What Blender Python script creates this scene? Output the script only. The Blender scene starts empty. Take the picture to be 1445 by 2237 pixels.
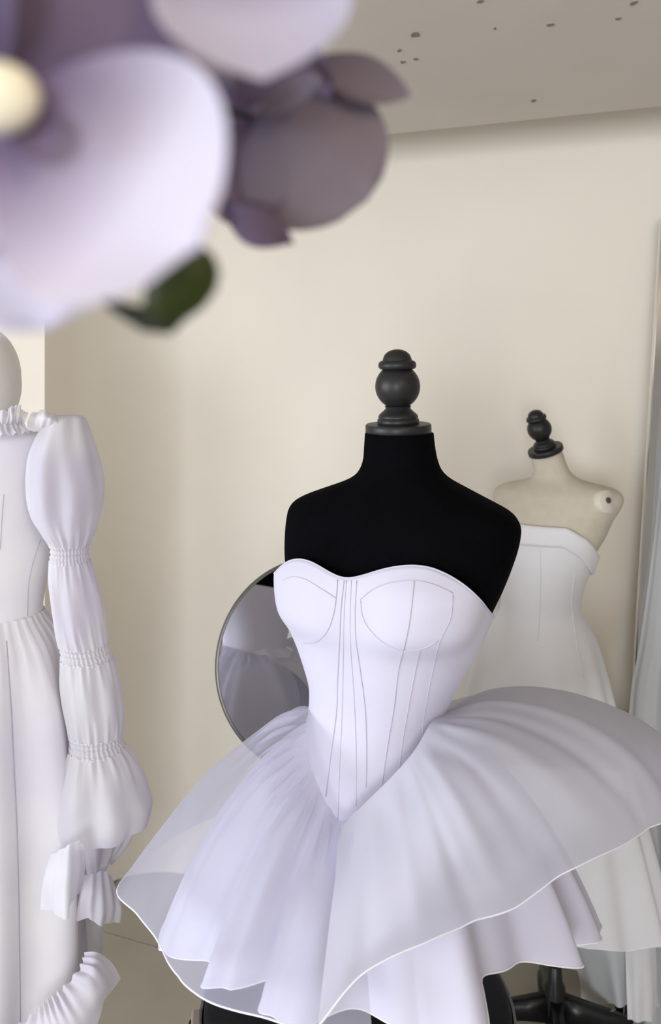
import bpy, bmesh, math, random
import numpy as np
from mathutils import Vector, Matrix
from mathutils.bvhtree import BVHTree
from mathutils import noise as mnoise

rng = random.Random(7)
# ------------------------------------------------------------------ camera
F = 1750.0; U0 = 722.5; V0 = 800.0; CAM_H = 1.88
def P(u, v, d):
    return np.array([(u - U0) / F * d, d, CAM_H - (v - V0) / F * d])
def proj(p):
    return U0 + p[0] / p[1] * F, V0 + (CAM_H - p[2]) / p[1] * F

scene = bpy.context.scene
col = scene.collection
cam_d = bpy.data.cameras.new('camera'); cam = bpy.data.objects.new('camera', cam_d); col.objects.link(cam)
cam.location = (0, 0, CAM_H); cam.rotation_euler = (math.pi / 2, 0, 0)
cam_d.sensor_fit = 'VERTICAL'; cam_d.sensor_height = 36; cam_d.sensor_width = 36 * 1445 / 2237
cam_d.lens = F / 2237 * 36
cam_d.shift_y = -(2237 / 2 - V0) / 2237
cam_d.clip_start = 0.01
cam_d.dof.use_dof = True; cam_d.dof.focus_distance = 1.3; cam_d.dof.aperture_fstop = 5.2
scene.camera = cam

# ------------------------------------------------------------------ light
world = bpy.data.worlds.new('world'); scene.world = world; world.use_nodes = True
bg = world.node_tree.nodes['Background']; bg.inputs[0].default_value = (0.78, 0.86, 1.0, 1); bg.inputs[1].default_value = 1.2
scene.view_settings.view_transform = 'Standard'; scene.view_settings.look = 'None'
scene.view_settings.gamma = 1; scene.view_settings.use_curve_mapping = False
scene.view_settings.exposure = 0.27
def area(name, loc, target, sx, sy, power, colr):
    l = bpy.data.lights.new(name, 'AREA'); l.shape = 'RECTANGLE'; l.size = sx; l.size_y = sy
    l.energy = power; l.color = colr
    o = bpy.data.objects.new(name, l); col.objects.link(o); o.location = loc
    d = Vector(target) - Vector(loc); o.rotation_euler = d.to_track_quat('-Z', 'Y').to_euler()
    return o
# daylight through the side window and the window behind the camera
area('window_daylight_side', (-3.48, -0.6, 1.75), (0, -0.6, 1.75), 3.0, 1.5, 92, (0.88, 0.93, 1.0))
area('window_daylight_front', (-1.0, -3.92, 1.75), (-1.0, 0, 1.75), 1.4, 1.5, 88, (0.89, 0.94, 1.0))
# warm ceiling lamp behind the camera
def lamp_light():
    l = bpy.data.lights.new('ceiling_lamp_light', 'POINT'); l.energy = 11; l.color = (1.0, 0.78, 0.5); l.shadow_soft_size = 0.12
    o = bpy.data.objects.new('ceiling_lamp_light', l); col.objects.link(o); o.location = (0.6, -0.6, 2.34)
lamp_light()

# ------------------------------------------------------------------ materials
def mat(name, color, rough=0.6, metal=0.0, noise=0.0, nscale=30, bump=0.0, bscale=200, sheen=0.0, spec=0.3, color2=None):
    m = bpy.data.materials.new(name); m.use_nodes = True; nt = m.node_tree; n = nt.nodes
    b = n['Principled BSDF']; b.inputs['Roughness'].default_value = rough; b.inputs['Metallic'].default_value = metal
    b.inputs['Specular IOR Level'].default_value = spec
    b.inputs['Base Color'].default_value = (*color, 1)
    if sheen: b.inputs['Sheen Weight'].default_value = sheen; b.inputs['Sheen Roughness'].default_value = 0.5
    tc = n.new('ShaderNodeTexCoord')
    if noise or color2:
        t = n.new('ShaderNodeTexNoise'); t.inputs['Scale'].default_value = nscale; t.inputs['Detail'].default_value = 4
        nt.links.new(tc.outputs['Object'], t.inputs['Vector'])
        r = n.new('ShaderNodeMix'); r.data_type = 'RGBA'
        c2 = color2 if color2 else tuple(c * (1 - noise) for c in color)
        r.inputs[6].default_value = (*color, 1); r.inputs[7].default_value = (*c2, 1)
        mr = n.new('ShaderNodeMapRange'); mr.inputs[1].default_value = 0.38; mr.inputs[2].default_value = 0.68
        nt.links.new(t.outputs[0], mr.inputs[0]); nt.links.new(mr.outputs[0], r.inputs[0])
        nt.links.new(r.outputs[2], b.inputs['Base Color'])
    if bump:
        t2 = n.new('ShaderNodeTexNoise'); t2.inputs['Scale'].default_value = bscale; t2.inputs['Detail'].default_value = 3
        nt.links.new(tc.outputs['Object'], t2.inputs['Vector'])
        bp = n.new('ShaderNodeBump'); bp.inputs['Strength'].default_value = bump; bp.inputs['Distance'].default_value = 0.004
        nt.links.new(t2.outputs[0], bp.inputs['Height']); nt.links.new(bp.outputs[0], b.inputs['Normal'])
    return m

def sheer(name, color, opacity, trans=0.5, color2=None):
    """thin woven organza: partly see-through, partly scattering"""
    m = bpy.data.materials.new(name); m.use_nodes = True; nt = m.node_tree; n = nt.nodes
    for x in list(n): n.remove(x)
    out = n.new('ShaderNodeOutputMaterial'); tr = n.new('ShaderNodeBsdfTransparent')
    d = n.new('ShaderNodeBsdfDiffuse'); tl = n.new('ShaderNodeBsdfTranslucent')
    for x in (d, tl): x.inputs['Color'].default_value = (*color, 1)
    if color2:
        tc = n.new('ShaderNodeTexCoord'); t = n.new('ShaderNodeTexNoise'); t.inputs['Scale'].default_value = 7
        nt.links.new(tc.outputs['Object'], t.inputs['Vector'])
        r = n.new('ShaderNodeMix'); r.data_type = 'RGBA'; r.inputs[6].default_value = (*color, 1); r.inputs[7].default_value = (*color2, 1)
        mr = n.new('ShaderNodeMapRange'); mr.inputs[1].default_value = 0.4; mr.inputs[2].default_value = 0.65
        nt.links.new(t.outputs[0], mr.inputs[0]); nt.links.new(mr.outputs[0], r.inputs[0])
        for x in (d, tl): nt.links.new(r.outputs[2], x.inputs['Color'])
    a = n.new('ShaderNodeMixShader'); a.inputs[0].default_value = trans
    nt.links.new(d.outputs[0], a.inputs[1]); nt.links.new(tl.outputs[0], a.inputs[2])
    b = n.new('ShaderNodeMixShader'); b.inputs[0].default_value = opacity
    nt.links.new(tr.outputs[0], b.inputs[1]); nt.links.new(a.outputs[0], b.inputs[2])
    nt.links.new(b.outputs[0], out.inputs[0])
    return m

def petal_mat(name, c_base, c_edge, trans=0.35):
    m = bpy.data.materials.new(name); m.use_nodes = True; nt = m.node_tree; n = nt.nodes
    for x in list(n): n.remove(x)
    out = n.new('ShaderNodeOutputMaterial'); uv = n.new('ShaderNodeUVMap'); sp = n.new('ShaderNodeSeparateXYZ')
    nt.links.new(uv.outputs[0], sp.inputs[0])
    cr = n.new('ShaderNodeValToRGB'); cr.color_ramp.elements[0].color = (*c_base, 1); cr.color_ramp.elements[1].color = (*c_edge, 1)
    cr.color_ramp.elements[0].position = 0.08; cr.color_ramp.elements[1].position = 0.62
    nt.links.new(sp.outputs[1], cr.inputs[0])
    wv = n.new('ShaderNodeTexWave'); wv.inputs['Scale'].default_value = 9; wv.inputs['Distortion'].default_value = 2
    nt.links.new(uv.outputs[0], wv.inputs['Vector'])
    mx = n.new('ShaderNodeMix'); mx.data_type = 'RGBA'; mx.blend_type = 'MULTIPLY'; mx.inputs[0].default_value = 0.12
    nt.links.new(cr.outputs[0], mx.inputs[6]); nt.links.new(wv.outputs[0], mx.inputs[7])
    d = n.new('ShaderNodeBsdfDiffuse'); t = n.new('ShaderNodeBsdfTranslucent')
    nt.links.new(mx.outputs[2], d.inputs[0]); nt.links.new(mx.outputs[2], t.inputs[0])
    s = n.new('ShaderNodeMixShader'); s.inputs[0].default_value = trans
    nt.links.new(d.outputs[0], s.inputs[1]); nt.links.new(t.outputs[0], s.inputs[2]); nt.links.new(s.outputs[0], out.inputs[0])
    return m

M = {}
M['wall'] = mat('wall_paint', (0.86, 0.795, 0.69), 0.9, noise=0.03, nscale=3, bump=0.05, bscale=60)
M['wall_mid'] = mat('wall_paint_bounce_cut', (0.42, 0.41, 0.40), 0.9, noise=0.03, nscale=3)  # unseen walls made darker than the wall paint to cut bounced fill light
M['ceil'] = mat('ceiling_paint', (0.70, 0.655, 0.60), 0.9, noise=0.04, nscale=4, bump=0.05, bscale=30)
M['chip'] = mat('chipped_paint', (0.30, 0.27, 0.24), 0.9, noise=0.2)
M['tile'] = mat('marble_tile', (0.40, 0.365, 0.295), 0.35, noise=0.12, nscale=3)
M['grout'] = mat('tile_joint', (0.25, 0.23, 0.2), 0.9, noise=0.1)
M['velvet'] = mat('black_velvet', (0.0025, 0.0025, 0.0035), 0.9, noise=0.3, nscale=12, bump=0.1, bscale=400, sheen=0.0, spec=0.03)
M['blackwood'] = mat('black_painted_wood', (0.016, 0.016, 0.017), 0.42, noise=0.2, nscale=20, spec=0.4)
M['linen'] = mat('cream_linen', (0.64, 0.58, 0.47), 0.85, noise=0.06, nscale=40, bump=0.1, bscale=500)
M['ivory'] = mat('ivory_plate', (0.78, 0.72, 0.62), 0.5, noise=0.05)
M['satin'] = mat('lavender_satin', (0.64, 0.625, 0.755), 0.55, noise=0.05, nscale=9, bump=0.06, bscale=35, sheen=0.2)
M['corset'] = mat('lavender_crepe', (0.63, 0.61, 0.735), 0.75, noise=0.05, nscale=10, bump=0.04, bscale=50, sheen=0.2)
M['seam'] = mat('seam_thread', (0.56, 0.53, 0.63), 0.8, noise=0.1)
M['hem'] = mat('rolled_hem', (0.90, 0.89, 0.96), 0.6, noise=0.03)
M['organza'] = sheer('lavender_organza', (0.70, 0.69, 0.81), 0.5, 0.4, color2=(0.64, 0.635, 0.77))
M['organza_r'] = sheer('lavender_organza_double', (0.70, 0.695, 0.795), 0.84, 0.3, color2=(0.66, 0.66, 0.755))
M['leftgown'] = mat('white_lilac_organza', (0.84, 0.82, 0.85), 0.7, nscale=5, bump=0.08, bscale=25, sheen=0.2, color2=(0.76, 0.73, 0.82))
M['sleeve'] = sheer('white_lilac_sleeve', (0.84, 0.82, 0.86), 0.86, 0.32, color2=(0.75, 0.71, 0.82))
M['whitegown'] = mat('white_taffeta', (0.86, 0.85, 0.87), 0.6, nscale=4, bump=0.08, bscale=22, sheen=0.2, color2=(0.79, 0.78, 0.80))
M['veil'] = sheer('grey_white_veil', (0.74, 0.75, 0.77), 0.85, 0.35)
M['voile'] = sheer('white_voile', (0.84, 0.86, 0.88), 0.92, 0.3)
M['mannequin'] = mat('white_mannequin', (0.85, 0.82, 0.80), 0.45, noise=0.03)
M['chrome'] = mat('chrome', (0.75, 0.73, 0.70), 0.12, 1.0, noise=0.02)
M['steel'] = mat('brushed_dark_steel', (0.20, 0.19, 0.18), 0.42, 1.0, noise=0.1)
M['mirror'] = mat('mirror_glass', (0.80, 0.80, 0.80), 0.02, 1.0, noise=0.01)
M['drum'] = mat('black_leatherette', (0.02, 0.02, 0.022), 0.4, noise=0.2, bump=0.1, bscale=150)
M['rim'] = mat('grey_metal_rim', (0.42, 0.41, 0.40), 0.4, 0.6, noise=0.1)
M['brass'] = mat('pale_clasp_metal', (0.60, 0.52, 0.44), 0.35, 0.5, noise=0.1)
M['plastic'] = mat('black_plastic', (0.012, 0.012, 0.013), 0.35, noise=0.1, spec=0.5)
M['petal'] = petal_mat('lilac_petal', (0.27, 0.21, 0.34), (0.80, 0.76, 0.91))
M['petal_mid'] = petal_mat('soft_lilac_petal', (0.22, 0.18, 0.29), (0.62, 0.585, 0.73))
M['petal_shade'] = petal_mat('shaded_lilac_petal', (0.155, 0.13, 0.185), (0.265, 0.23, 0.285), 0.25)  # back bloom's shade is painted into this darker petal colour
M['petal_dark'] = petal_mat('deep_shaded_lilac_petal', (0.11, 0.085, 0.145), (0.19, 0.145, 0.22), 0.2)  # deepest petal tone, shadow on the upper and back petals painted in
M['column'] = mat('cream_flower_column', (0.85, 0.80, 0.62), 0.6, noise=0.05)
M['bud'] = mat('green_bud', (0.035, 0.055, 0.006), 0.5, noise=0.3, nscale=30)
M['stem'] = mat('dark_stem', (0.02, 0.025, 0.015), 0.6, noise=0.2)
M['frame'] = mat('white_window_frame', (0.8, 0.8, 0.8), 0.5, noise=0.02)

# ------------------------------------------------------------------ mesh helpers
def origin_of(o):
    p = Vector((0, 0, 0))
    while o is not None:
        p = p + o.location; o = o.parent
    return p

def make(name, verts, faces, material, parent=None, smooth=True, uvs=None, loc=None):
    """verts in world coordinates; ONE mesh object"""
    verts = np.asarray(verts, dtype=float)
    org = origin_of(parent)
    if parent is None and loc is not None: org = Vector(loc)
    me = bpy.data.meshes.new(name)
    me.from_pydata([tuple(v) for v in (verts - np.array(org))], [], [tuple(f) for f in faces])
    if uvs is not None:
        l = me.uv_layers.new(name='UVMap')
        for lp in me.loops: l.data[lp.index].uv = uvs[lp.vertex_index]
    me.materials.append(material if not isinstance(material, str) else M[material])
    if smooth: me.polygons.foreach_set('use_smooth', [True] * len(me.polygons))
    me.update()
    o = bpy.data.objects.new(name, me); col.objects.link(o)
    if parent is not None: o.parent = parent
    elif loc is not None: o.location = loc
    return o

def thing(name, label, cat, loc=(0, 0, 0), group=None):
    o = bpy.data.objects.new(name, None); col.objects.link(o); o.empty_display_size = 0.05
    o.location = loc; o['label'] = label; o['category'] = cat
    if group: o['group'] = group
    return o
def tag(o, label, cat, group=None):
    o['label'] = label; o['category'] = cat
    if group: o['group'] = group
    return o
def struct(o):
    o['kind'] = 'structure'; return o

def grid_faces(nu, nv, cu=False, cv=False):
    fs = []
    for i in range(nu if cu else nu - 1):
        for j in range(nv if cv else nv - 1):
            a = i * nv + j; b = ((i + 1) % nu) * nv + j
            c = ((i + 1) % nu) * nv + (j + 1) % nv; d = i * nv + (j + 1) % nv
            fs.append((a, b, c, d))
    return fs

def cr(p, n, closed=False):
    """Catmull-Rom resample of control points (k,dim...) to n samples"""
    p = np.asarray(p, dtype=float); k = len(p)
    if closed: t = np.arange(n) / n * k
    else: t = np.linspace(0, k - 1, n)
    i = np.floor(t).astype(int)
    if not closed: i = np.clip(i, 0, k - 2)
    f = (t - i).reshape((-1,) + (1,) * (p.ndim - 1))
    def g(j):
        if closed: return p[j % k]
        lo = (2 * p[0] - p[1]); hi = (2 * p[-1] - p[-2])
        pp = np.concatenate([lo[None], p, hi[None]]); return pp[j + 1]
    a, b, c, d = g(i - 1), g(i), g(i + 1), g(i + 2)
    return 0.5 * (2 * b + (c - a) * f + (2 * a - 5 * b + 4 * c - d) * f ** 2 + (3 * b - a - 3 * c + d) * f ** 3)

def normals(G):
    du = np.gradient(G, axis=0); dv = np.gradient(G, axis=1)
    n = np.cross(du, dv); n /= (np.linalg.norm(n, axis=2, keepdims=True) + 1e-12)
    return n

def loft(name, rings, material, parent, cap0=False, cap1=False, loc=None):
    """rings: array (nr, n, 3)"""
    R = np.asarray(rings); nr, n, _ = R.shape
    V = R.reshape(-1, 3); fs = []
    for i in range(nr - 1):
        for j in range(n):
            fs.append((i * n + j, (i + 1) * n + j, (i + 1) * n + (j + 1) % n, i * n + (j + 1) % n))
    if cap0: fs.append(tuple(range(n)))
    if cap1: fs.append(tuple(reversed(range((nr - 1) * n, nr * n))))
    return make(name, V, fs, material, parent, loc=loc)

def lathe(name, prof, base, material, parent, axis=(0, 0, 1), n=40, loc=None):
    """prof: (radius, height) list along axis from base"""
    ax = Vector(axis).normalized(); q = Vector((0, 0, 1)).rotation_difference(ax).to_matrix()
    rings = []; smooth = name != 'glass'
    for r, h in prof:
        rings.append([tuple(Vector(base) + q @ Vector((max(r, 1e-5) * math.cos(2 * math.pi * k / n), max(r, 1e-5) * math.sin(2 * math.pi * k / n), h))) for k in range(n)])
    o = loft(name, rings, material, parent, True, True, loc=loc)
    if not smooth: o.data.polygons.foreach_set('use_smooth', [False] * len(o.data.polygons))
    else:
        # keep turned edges crisp
        try: o.data.set_sharp_from_angle(angle=math.radians(50))
        except Exception: pass
    return o

def tube(name, pts, r, material, parent, n=8, closed=False, loc=None):
    pts = [Vector(p) for p in pts]; m = len(pts); rings = []
    rr = r if hasattr(r, '__len__') else [r] * m
    up = Vector((0.13, 0.27, 0.95)).normalized()
    for i, p in enumerate(pts):
        a = pts[(i - 1) % m] if (closed or i > 0) else p; b = pts[(i + 1) % m] if (closed or i < m - 1) else p
        t = (b - a).normalized(); s = t.cross(up)
        if s.length < 1e-4: s = t.cross(Vector((1, 0, 0)))
        s.normalize(); w = s.cross(t)
        rings.append([tuple(p + rr[i] * (math.cos(2 * math.pi * k / n) * s + math.sin(2 * math.pi * k / n) * w)) for k in range(n)])
    if closed: rings.append(rings[0])
    return loft(name, rings, material, parent, not closed, not closed, loc=loc)

def box(name, c, size, material, parent=None, rz=0.0, bevel=0.0, loc=None, rot=None):
    bm = bmesh.new(); bmesh.ops.create_cube(bm, size=1.0)
    bmesh.ops.scale(bm, vec=size, verts=bm.verts)
    if bevel: bmesh.ops.bevel(bm, geom=bm.edges[:], offset=bevel, segments=2, affect='EDGES', profile=0.6)
    mt = rot if rot is not None else Matrix.Rotation(rz, 3, 'Z')
    vs = [tuple(mt @ v.co + Vector(c)) for v in bm.verts]; bm.verts.index_update()
    fs = [tuple(v.index for v in f.verts) for f in bm.faces]; bm.free()
    return make(name, vs, fs, material, parent, smooth=False, loc=loc)

# ------------------------------------------------------------------ the room
WA = math.radians(-20)                       # back wall runs along this direction
ex = np.array([math.cos(WA), math.sin(WA)]); en = np.array([-0.342, -0.94])   # along the wall / into the room
W0 = np.array([0.0, 2.769])                  # a point of the back wall's face
def wp(a, b): return W0 + ex * a + en * b     # wall coordinates
def slab(name, poly, z0, z1, material, parent=None):
    n = len(poly); V = [(p[0], p[1], z0) for p in poly] + [(p[0], p[1], z1) for p in poly]
    fs = [tuple(reversed(range(n))), tuple(range(n, 2 * n))] + [(i, (i + 1) % n, n + (i + 1) % n, n + i) for i in range(n)]
    return make(name, V, fs, material, parent, smooth=False)

CEIL = 2.55; GAP = 0.37
struct(slab('wall_back', [wp(-3.9, 0), wp(2.05, 0), wp(2.05, -0.15), wp(-3.9, -0.15)], 0, 2.95, 'wall'))
# protruding wall block on the left; its edge shows at the picture's left
crease = -0.857
cove = [wp(crease + 0.3 - 0.3 * math.cos(a), 0.3 - 0.3 * math.sin(a)) for a in np.linspace(math.pi / 2, 0, 40)]
struct(slab('wall_column', [wp(crease + 0.3, -0.02)] + cove + [wp(crease, 0.425), wp(-3.8, 0.425), wp(-3.8, -0.02)], 0, CEIL + 0.3, 'wall'))
struct(slab('wall_right', [(1.78, 2.3), (1.78, -4.0), (1.93, -4.0), (1.93, 2.3)], 0, 2.95, 'wall_mid'))
def wall_with_window(name, wname, p0, p1, t, w0, w1, z0, z1):
    """a wall from p0 to p1 with a window opening between w0..w1 (metres along) and z0..z1"""
    p0 = np.array(p0); p1 = np.array(p1); L = np.linalg.norm(p1 - p0); d = (p1 - p0) / L; nn = np.array([-d[1], d[0]]) * t
    bm_v = []; bm_f = []
    def add(a, b, za, zb):
        q = [p0 + d * a, p0 + d * b, p0 + d * b + nn, p0 + d * a + nn]; k = len(bm_v)
        bm_v.extend([(x[0], x[1], za) for x in q] + [(x[0], x[1], zb) for x in q])
        bm_f.extend([tuple(k + i for i in f) for f in [(3, 2, 1, 0), (4, 5, 6, 7), (0, 1, 5, 4), (1, 2, 6, 5), (2, 3, 7, 6), (3, 0, 4, 7)]])
    add(0, w0, 0, 2.95); add(w1, L, 0, 2.95); add(w0, w1, 0, z0); add(w0, w1, z1, 2.95)
    struct(make(name, bm_v, bm_f, 'wall_mid', smooth=False))
    c = p0 + d * (w0 + w1) / 2 + nn * 0.5
    w = bpy.data.objects.new(wname, None); col.objects.link(w); w.location = (c[0], c[1], z0); w['kind'] = 'structure'
    ang = math.atan2(d[1], d[0])
    for za in (z0 + .025, z1 - .025): box('window_frame', (c[0], c[1], za), (w1 - w0, 0.07, 0.05), 'frame', w, ang)
    for k in range(4):
        a = w0 + .025 + (w1 - w0 - .05) * k / 3; q = p0 + d * a + nn * 0.5
        box('window_frame', (q[0], q[1], (z0 + z1) / 2), (0.05, 0.07, z1 - z0 - .1), 'frame', w, ang)
wall_with_window('wall_left', 'window_1', (-3.55, 4.2), (-3.55, -4.0), -0.15, 3.3, 6.3, 0.95, 2.5)
wall_with_window('wall_front', 'window_2', (-3.7, -4.0), (1.93, -4.0), -0.15, 2.0, 3.4, 0.95, 2.5)

ceil = struct(slab('ceiling', [wp(-3.9, GAP), wp(2.05, GAP), (1.93, -4.15), (-3.7, -4.15)], CEIL, CEIL + 0.3, 'ceil'))
# the closed top of the shadow gap between ceiling edge and wall
struct(slab('trim_1', [wp(-3.9, GAP + .02), wp(2.05, GAP + .02), wp(2.05, -0.15), wp(-3.9, -0.15)], CEIL + 0.3, CEIL + 0.34, 'ceil'))
# chipped spots and a hairline crack on the ceiling
def on_ceil(u, v):
    d = F * (CEIL - CAM_H) / (V0 - v); return P(u, v, d)
for (u, v, w, h) in [(908, 76, 9, 5), (873, 110, 5, 3), (881, 135, 6, 3), (909, 129, 6, 2.5), (1203, 54, 8, 3), (1166, 220, 5, 4), (1385, 6, 9, 4), (1050, 3, 7, 3), (1352, 40, 6, 2.5), (1082, 62, 3, 2)]:
    c = on_ceil(u, v); s = c[1] / F; n = 11; pr = random.Random(int(u))
    V = []
    for k in range(n):
        a = 2 * math.pi * k / n; q = 0.75 + 0.5 * pr.random()
        V.append((c[0] + w * s * q * math.cos(a), c[1] + 2.6 * h * s * q * math.sin(a), CEIL - 0.0012))
    V += [(x, y, CEIL + 0.001) for x, y, _ in V]
    make('paint_chip', V, [tuple(reversed(range(n))), tuple(range(n, 2 * n))] + [(i, (i + 1) % n, n + (i + 1) % n, n + i) for i in range(n)], 'chip', ceil, smooth=False)

# floor of large marble tiles laid parallel to the back wall
fl = struct(slab('floor', [(-3.7, -4.1), (1.93, -4.1), wp(2.05, -0.2), wp(-3.9, -0.2)], -0.1, -0.006, 'grout'))
TS = 0.82; j0 = 0.155      # one joint runs 0.155 m in front of the wall line seen at lower left
tile_me = None
q0 = np.array([-0.77, 2.67]) - W0; b_off = float(q0 @ en) % TS; a_off = float(q0 @ ex) % TS + 0.72
def inside(p): return -3.3 < p[0] < 1.6 and -3.6 < p[1] < 3.6
for i in range(-7, 5):
    for j in range(-1, 10):
        a0 = a_off + i * TS; b0 = b_off + j * TS
        c = wp(a0 + TS / 2, b0 + TS / 2)
        b_lo = max(b0, 0.0)
        if b0 + TS <= 0.02 or not inside(c): continue
        if b0 < 0 :
            cc = wp(a0 + TS / 2, (b0 + TS) / 2); hh = b0 + TS
            box('floor_tile', (cc[0], cc[1], -0.005), (TS - 0.004, hh - 0.004, 0.01), 'tile', fl, WA)
            continue
        if tile_me is None:
            o = box('floor_tile', (0, 0, 0), (TS - 0.004, TS - 0.004, 0.01), 'tile', fl); tile_me = o.data
        else:
            o = bpy.data.objects.new('floor_tile', tile_me); col.objects.link(o); o.parent = fl
        o.location = (c[0], c[1], -0.005); o.rotation_euler = (0, 0, WA)

# ------------------------------------------------------------------ black dress form in the middle
Y0 = 1.22; S = F / Y0
YAW = math.radians(-25)
def zrow(v, d=Y0): return CAM_H - (v - V0) / F * d
def body_ring(z, cx, cy, w, b, n=72, yaw=YAW, e=2.0):
    """ring whose width seen from the front is 2w; b = half depth"""
    a = math.sqrt(max((w * w - (b * math.sin(yaw)) ** 2), 1e-8)) / math.cos(yaw)
    out = []
    for k in range(n):
        t = 2 * math.pi * k / n; c, s = math.cos(t), math.sin(t)
        x = a * math.copysign(abs(c) ** (2 / e), c); y = b * math.copysign(abs(s) ** (2 / e), s)
        out.append((cx + x * math.cos(yaw) - y * math.sin(yaw), cy + x * math.sin(yaw) + y * math.cos(yaw), z))
    return out
def rings_from(rows, d, nz=60, n=72, yaw=YAW, e=2.0):
    """rows: (v, uL, uR, half depth, depth offset)"""
    A = np.array(rows, float); v = np.linspace(A[0, 0], A[-1, 0], nz)
    R = []
    # smooth monotone-ish interpolation
    idx = np.interp(v, A[:, 0], np.arange(len(A)))
    C = cr(A, 1 + (len(A) - 1) * 16)
    for t in idx:
        row = C[int(round(t * 16))]
        ul, ur = row[1], row[2]; cx = ((ul + ur) / 2 - U0) / F * d
        R.append(body_ring(zrow(row[0], d), cx, d + row[4], (ur - ul) / 2 / F * d, row[3], n, yaw, e))
    return R

base_c = (0.075, Y0, 0.94)
form = thing('dress_form', 'black velvet dress form with black wooden finial on drum', 'dress form', (0.075, Y0, 0.93))
rows = [(946, 800, 946, .052, 0), (975, 798, 949, .053, 0), (1002, 796, 954, .055, 0), (1022, 790, 961, .058, 0), (1036, 781, 971, .062, 0), (1048, 766, 987, .067, 0),
        (1060, 742, 1010, .072, 0), (1074, 708, 1038, .078, 0), (1090, 670, 1070, .085, 0), (1104, 646, 1096, .091, 0), (1120, 633, 1111, .096, 0),
        (1142, 627, 1118, .101, 0), (1180, 624, 1113, .107, 0), (1226, 624, 1099, .108, 0), (1270, 630, 1083, .108, 0), (1320, 642, 1062, .106, 0),
        (1400, 668, 1028, .098, 0), (1480, 690, 995, .09, 0), (1560, 690, 955, .085, 0), (1650, 680, 960, .09, 0), (1760, 665, 985, .10, 0), (1800, 665, 985, .10, 0)]
R = rings_from(rows, Y0, 110, 72, YAW, 2.3)
# round off the very top and close
loft('torso', R, 'velvet', form, True, True)
AX = 868
def fin_profile(k):
    pr = [(946, 0), (946, 70), (944, 72), (928, 72), (925, 70), (924, 44), (921, 46), (915, 45.5), (912, 42.5), (909, 43.5), (905, 42), (901, 38), (897, 33), (893, 29), (890, 27)]
    plate = [(r * k, (946 - v) * k) for v, r in pr[:6]]
    base = [(r * k, (946 - v) * k) for v, r in [(925, 0), (925, 44), (921, 46), (915, 45.5), (912, 42.5), (909, 43.5), (905, 42), (901, 38), (897, 33), (893, 29), (890, 27), (886, 29)]]
    ball = [((49 * math.sin(a)) * k, (946 - 843 - 49 * math.cos(a)) * k) for a in np.linspace(0.55, math.pi - 0.62, 24)]
    cap = [(r * k, (946 - v) * k) for v, r in [(806, 29), (805, 37), (802, 40.5), (797, 41.5), (791, 40.5), (788, 37), (786, 32), (780, 30.5), (773, 27), (767, 20), (763.5, 12), (762, 4), (762, 0)]]
    return plate, base, ball, cap
def finial(parent, base, k, axis, mat_='blackwood'):
    plate, bs, ball, cap = fin_profile(k)
    lathe('neck_cap', plate, base, mat_, parent, axis, 56)
    f = lathe('finial', bs + ball, base, mat_, parent, axis, 48)
    lathe('finial_cap', cap, base, mat_, f, axis, 48)
finial(form, tuple(P(871, 947, Y0)), 1 / S, (-0.02, -0.035, 1))
tube('pole', [(0.075, Y0, 0.94), (0.075, Y0, 1.2)], 0.018, 'plastic', form, 16)

# ------------------------------------------------------------------ the lavender mini dress
dress = thing('mini_dress', 'lavender strapless corset mini dress with layered organza skirt on black form', 'dress', (0.075, Y0, 0.95))
brow = np.array([(1190, 610, 1112, .116), (1235, 611, 1098, .122), (1285, 615, 1082, .122), (1335, 624, 1064, .12), (1385, 638, 1045, .115), (1420, 652, 1029, .11), (1460, 666, 1010, .105),
                 (1500, 677, 990, .10), (1545, 677, 972, .098), (1590, 669, 962, .10), (1650, 664, 962, .106), (1720, 662, 968, .112), (1800, 660, 975, .118), (1880, 655, 980, .125)], float)
bz = np.array([zrow(r[0]) for r in brow])
def brow_at(z):
    zz = bz[::-1]; return [np.interp(z, zz, brow[::-1, k]) for k in (1, 2, 3)]
C_smooth = cr(np.column_stack([bz, brow[:, 1:]]), 300)
def brow_at(z):
    zz = C_smooth[::-1, 0]; return [np.interp(z, zz, C_smooth[::-1, k]) for k in (1, 2, 3)]
CUPS = [(math.radians(-90 - 34), 1.535, .020), (math.radians(-90 + 34), 1.535, .031)]
def bodice_pt(t, z):
    ul, ur, b = brow_at(z); cx = ((ul + ur) / 2 - U0) / F * Y0; w = (ur - ul) / 2 / F * Y0
    a = math.sqrt(max(w * w - (b * math.sin(YAW)) ** 2, 1e-8)) / math.cos(YAW)
    e = 2.15; c, s = math.cos(t), math.sin(t)
    x = a * math.copysign(abs(c) ** (2 / e), c); y = b * math.copysign(abs(s) ** (2 / e), s)
    r = math.hypot(x, y); dsp = 0.0
    for tc, zc, ca in CUPS:
        dt = (t - tc + math.pi) % (2 * math.pi) - math.pi
        sz = 0.066 if z > zc else 0.047
        q = math.exp(-(abs(dt) / 0.50) ** 3.4 - (abs(z - zc) / sz) ** 3.4)
        dsp += ca * q
    x *= (r + dsp) / r; y *= (r + dsp) / r
    return np.array([cx + x * math.cos(YAW) - y * math.sin(YAW), Y0 + x * math.sin(YAW) + y * math.cos(YAW), z])
NT = 180
thetas = np.array([-math.pi + 2 * math.pi * k / NT for k in range(NT)])
top_px = np.array([(590, 1262), (612, 1240), (622, 1229), (640, 1222), (662, 1221), (685, 1229), (712, 1245), (738, 1260), (762, 1265), (785, 1260), (820, 1248), (860, 1238), (905, 1234), (945, 1240), (985, 1258), (1020, 1281), (1048, 1308), (1066, 1330), (1090, 1362)], float)
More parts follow.
